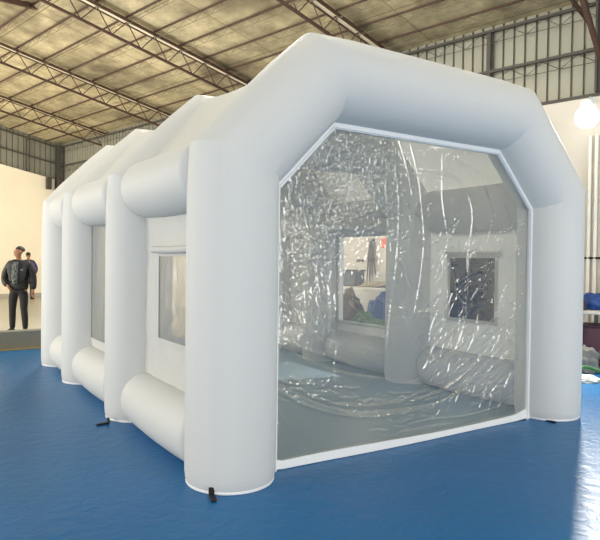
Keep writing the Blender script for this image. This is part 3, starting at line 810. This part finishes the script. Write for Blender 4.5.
person((foot.x, foot.y, -.005), view_ang - radians(22), .905, 'person in black padded jacket, hand in pocket, standing behind the kerb',
       mat('black_padded_jacket', srgb(11, 13, 18), .6, bump=.5, bscale=14), mat('dark_trousers', srgb(20, 20, 23), .8), checker('patterned_shirt', srgb(40, 46, 48), srgb(104, 112, 106), 38), -radians(38))
f2 = at(28.0, 300, 20.0); f2.z = -.005
va2 = atan2(CAM.y - f2.y, CAM.x - f2.x) + pi / 2
person((f2.x, f2.y, -.005), va2 + radians(160), .885, 'person in purple jacket far off, mostly hidden behind the man in black',
       mat('purple_jacket', srgb(62, 52, 92), .7), mat('grey_trousers', srgb(64, 62, 66), .8), checker('plain_shirt', srgb(120, 120, 125), srgb(130, 130, 135), 20), radians(10))

# ------------------------------------------------------------------ work tables and clutter along the right wall
M_wood = mat('pale_board', srgb(214, 210, 198), .5, var=.06, vscale=6)
M_gsteel = mat('grey_tube_steel', srgb(120, 122, 120), .45, metal=.4)
def table(ta, tb, s0, s1, z, label):
    c = WT((ta + tb) / 2, (s0 + s1) / 2, 0); root = empty('work_table', c, label, 'table', 'work tables along the cream wall')
    mb = MB(); mb.box(WT((ta + tb) / 2, (s0 + s1) / 2, z - .02), (abs(tb - ta), s1 - s0, .04), dT, dS); mb.build('tabletop', M_wood, root, off=c, bevel=.006)
    for t in (ta + .08, tb - .08):
        for s in (s0 + .08, s1 - .08):
            mb = MB(); mb.bar(WT(t, s, 0), WT(t, s, z - .041), .045, .045, dT); mb.build('leg', M_gsteel, root, off=c)
    mb = MB(); mb.bar(WT(ta + .08, s1 - .08, .2), WT(tb - .08, s1 - .08, .2), .035, .035); mb.build('stretcher', M_gsteel, root, off=c)
def heap(name, c, r, material, label, cat, seed, rough=.35, rot=0):
    mb = MB()
    def f(p, q):
        d = 1 + rough * nz(p, 2.1, seed) + rough * .5 * nz(p, 5.0, seed + 3)
        q = q * d
        if q.z < -r[2] * .5: q.z = -r[2] * .5
        return Matrix.Rotation(rot, 3, 'Z') @ q
    c = Vector(c) + Vector((0, 0, r[2] * .5))
    ellipsoid(mb, c, r, 28, 18, f); return props(mb.build(name, material, smooth=50, off=c - Vector((0, 0, r[2] * .5))), label, cat)
HR = atan2(dT.y, dT.x)
# table seen through the larger right hand window
ta, tb = t_of(328, .9), t_of(402, .9)
table(ta, tb, .35, 1.15, .93, 'pale work table under cloth heaps, seen through the clear booth window')
def on(px, s, z): t = t_of(px, s); return WT(t, s, z)
p = on(354, .75, .93)
mb = MB(); mb.box(p + Vector((0, 0, .14)), (.30, .3, .28), dT, dS); o = mb.build('storage_box', mat('slate_blue_plastic', srgb(52, 66, 76), .5, var=.1, vscale=8), off=p, bevel=.02)
mb = MB(); mb.box(p + Vector((0, 0, .295)), (.33, .33, .03), dT, dS); mb.build('lid', mat('slate_lid', srgb(40, 52, 60), .5), o, off=p, bevel=.008)
props(o, 'dark slate box with lid on the far work table', 'box')
heap('cloth_heap', on(338, .75, .93), (.13, .2, .10), mat('grey_green_cloth', srgb(74, 84, 84), .8, bump=.5, bscale=9), 'grey green cloth heap left of the slate box', 'cloth', 2, .4, HR)
heap('cloth_heap', on(379, .7, .93), (.34, .26, .06), mat('pale_cloth', srgb(178, 168, 146), .8, bump=.5, bscale=9), 'pale beige cloth heap on far table, right of the slate box', 'cloth', 5, .5, HR)
heap('tarp_bundle', on(346.5, 1.5, 0), (.40, .24, .56), mat('brown_tarp', srgb(66, 58, 48), .6, var=.5, vscale=4, bump=.8, bscale=7), 'dark brown tarp bundle on floor before the far table', 'tarp', 8, .35, HR)
heap('tarp_bundle', on(382, 1.62, 0), (.30, .24, .56), mat('blue_tarp', srgb(22, 58, 118), .45, bump=.8, bscale=7), 'royal blue tarp bundle on floor before the far table', 'tarp', 11, .3, HR)
def coil(name, c, r, n, th, material, label, cat, seed):
    pts = []; c = Vector(c)
    for i in range(n * 24):
        a = 2 * pi * i / 24; rr = r * (1 + .22 * nz((i * .07, seed, 0), 1)); pts.append(c + Vector((cos(a) * rr * 1.35, sin(a) * rr * .8, th + .05 * (1 + nz((i * .11, seed, 4), 1)) + .012 * i / 24)))
    mb = MB(); mb.tube(pts, th, 8); return props(mb.build(name, material, smooth=50, off=c), label, cat)
M_green = mat('green_cord', srgb(36, 98, 52), .6)
heap('net_heap', on(366, 2.3, 0), (.50, .22, .38), mat('green_netting', srgb(78, 116, 70), .7, var=.5, vscale=9, bump=.9, bscale=12), 'loose green netting heap on floor before the two tarp bundles', 'net', 17, .45, HR)
p = wallpt(372, 262, .03)
mb = MB()
for k in range(5):
    x = (k - 2) * .03; mb.tube([WT(0, 0, 0) * 0 + p + dT * (x * .5) + dS * .03 + Vector((0, 0, .42)), p + dT * x + dS * .04 + Vector((0, 0, .1)), p + dT * (x * 1.6 + .03 * sin(k * 2)) + dS * .04 + Vector((0, 0, -.5 + .06 * k))], [.012, .02, .01], 6)
mb.box(p + dS * .02 + Vector((0, 0, .44)), (.12, .06, .05), dT, dS)
props(mb.build('cord_bundle', M_steel2, smooth=50, off=p), 'dark cords hanging on the cream wall, seen through the clear window', 'cord')
p = wallpt(386, 243, .01); mb = MB(); mb.box(p, (.2, .015, .2), dT, dS); props(mb.build('wall_sign', mat('orange_sign', srgb(226, 96, 40), .6), off=p), 'small orange square sign on the cream wall', 'sign')
p = wallpt(360, 261, .02); mb = MB(); mb.box(p, (.16, .04, .06), dT, dS); props(mb.build('socket_box', M_steel2, off=p, bevel=.006), 'small dark socket box on the cream wall beside hanging cords', 'socket')
# table at the right edge
ta, tb = t_of(579, .9), t_of(579, .9) + 2.3
table(ta, tb, .3, 1.1, .76, 'white topped work table beyond the booth at the right edge')
heap('tarp_bundle', on(593.5, .68, .76), (.20, .18, .16), mat('cobalt_tarp', srgb(20, 66, 138), .5, bump=.7, bscale=8), 'cobalt blue cloth bundle on the right edge table', 'tarp', 21, .3, HR)
heap('cloth_heap', on(581.5, .98, .76), (.07, .07, .13), mat('dark_mixed_cloth', srgb(60, 54, 54), .8, var=.4, vscale=12, bump=.5, bscale=12), 'small dark rag heap on the right edge table, left of blue bundle', 'cloth', 23, .4, HR)
p = on(612, .42, .76); 
mb = MB(); mb.lathe([(.09, 0), (.10, .02), (.10, .36), (.085, .40), (.05, .44), (.045, .50), (.05, .51)], 20, p); props(mb.build('plastic_jar', mat('orange_brown_plastic', srgb(168, 84, 48), .45), smooth=40, off=p), 'orange brown plastic jar standing on the right edge table', 'jar')
p = wallpt(594, 258, .06); mb = MB(); mb.tube([p - dT * .16, p + dT * .5], .016, 8); mb.tube([p - dT * .16, p - dT * .2], .034, 8); mb.box(p + dT * .3 - dS * .03, (.04, .06, .04), dT, dS)
props(mb.build('wall_rod', M_strap, smooth=50, off=p), 'black rod with knob fixed to the cream wall above the table', 'rod')
p = on(598, .75, 0)
mb = MB(); mb.box(p + Vector((0, 0, .27)), (.42, .4, .54), dT, dS); o = mb.build('storage_bin', mat('maroon_plastic', srgb(92, 62, 74), .6, var=.15, vscale=7), off=p, bevel=.03)
mb = MB(); mb.box(p + Vector((0, 0, .545)), (.45, .43, .03), dT, dS); mb.build('rim', mat('maroon_rim', srgb(78, 52, 64), .6), o, off=p, bevel=.01)
props(o, 'dull maroon bin under the right edge table', 'bin')
heap('cloth_heap', on(586, 1.5, 0), (.18, .20, .22), mat('grey_sack', srgb(118, 120, 116), .8, bump=.6, bscale=8), 'grey sack heap on the floor before the right edge table', 'sack', 31, .35, HR)
p = on_plane(583, 381, 2, 0)
heap('cloth_heap', p + r0 * .03, (.16, .16, .05), mat('white_cloth', srgb(220, 222, 214), .7, bump=.5, bscale=10), 'low white cloth heap on blue floor beside the booth leg', 'cloth', 41, .3)
mb = MB(); pts = []
for i in range(40):
    u = i / 39; a = -.6 + 3.4 * u; pts.append(p + r0 * (.02 + .20 * cos(a) * (1 + .1 * sin(7 * u))) + Vector((-r0.y, r0.x, 0)) * (.14 * sin(a)) + Vector((0, 0, .075 + .06 * sin(pi * u) + .01 * sin(15 * u))))
mb.tube(pts, .024, 8); props(mb.build('green_strap', M_green, smooth=50, off=p), 'thick green strap looped over the low white cloth heap', 'strap')

# ------------------------------------------------------------------ light
w = bpy.data.worlds.new('world'); S.world = w; w.use_nodes = True
bg = w.node_tree.nodes['Background']; bg.inputs[0].default_value = (.96, .98, 1, 1); bg.inputs[1].default_value = 0.62
def area(name, loc, target, sx, sy, e, col):
    l = bpy.data.lights.new(name, 'AREA'); l.shape = 'RECTANGLE'; l.size = sx; l.size_y = sy; l.energy = e; l.color = col
    o = bpy.data.objects.new(name, l); C.objects.link(o); o.location = loc
    o.rotation_euler = (Vector(target) - Vector(loc)).to_track_quat('-Z', 'Y').to_euler(); return o
def lamp(name, loc, e, r, col):
    l = bpy.data.lights.new(name, 'POINT'); l.energy = e; l.shadow_soft_size = r; l.color = col
    o = bpy.data.objects.new(name, l); C.objects.link(o); o.location = loc
# daylight from an unseen door on the left, then an added fill light
area('unseen_side_daylight', WT(6, 15, 2.4), WT(3, 0, 3.2), 8, 4.5, 1750, (1, .94, .83))
area('unseen_side_daylight', (-10, 0.5, 2.4), (0, 2.2, 1.2), 5, 4, 430, (1, .92, .80))  # added to brighten the left side of the booth
# unseen area lights added behind the camera for film glints and fill
area('front_fill_light', (3.6, -12, 2.9), (1.6, 0, 1.4), 4, 4.6, 520, (1, .99, .97))
area('front_fill_light', (-5, -11, 2.9), (0, 0, 1.4), 4, 4.2, 300, (1, .99, .97))
# unseen point lamps added around the hall, these first for film glints
for (x, y, z) in [(2.5, -7.5, 5.8), (-4.5, -7.0, 5.8), (7.0, -6.0, 5.6), (5.0, -3.6, 5.6)]:
    lamp('added_fill_lamp', (x, y, z), 90, .32, (1, .97, .92))
for y in (1.2, 4.2): lamp('added_fill_lamp', (1.7, y, 5.9), 230, .3, (1, .95, .88))  # added over the booth so the roof skins glow inside
lamp('added_fill_lamp', WT(3.5, 8, 4.6), 320, .3, (1, .94, .84))  # added to brighten the left cream wall
lamp('added_fill_lamp', (1.2, 8.8, 3.0), 260, .3, (1, .97, .92))  # added out of sight behind the booth to light its interior
# beam of the wall lamp
l = bpy.data.lights.new('wall_lamp_beam', 'SPOT'); l.energy = 1300; l.spot_size = radians(130); l.spot_blend = .6; l.shadow_soft_size = .10; l.color = (1, .97, .9)
o = bpy.data.objects.new('wall_lamp_beam', l); C.objects.link(o)
bd = (Vector((CAM.x, CAM.y, 0)) - fp).normalized(); o.location = fp + bd * .24 + dS * .10
o.rotation_euler = bd.to_track_quat('-Z', 'Y').to_euler()
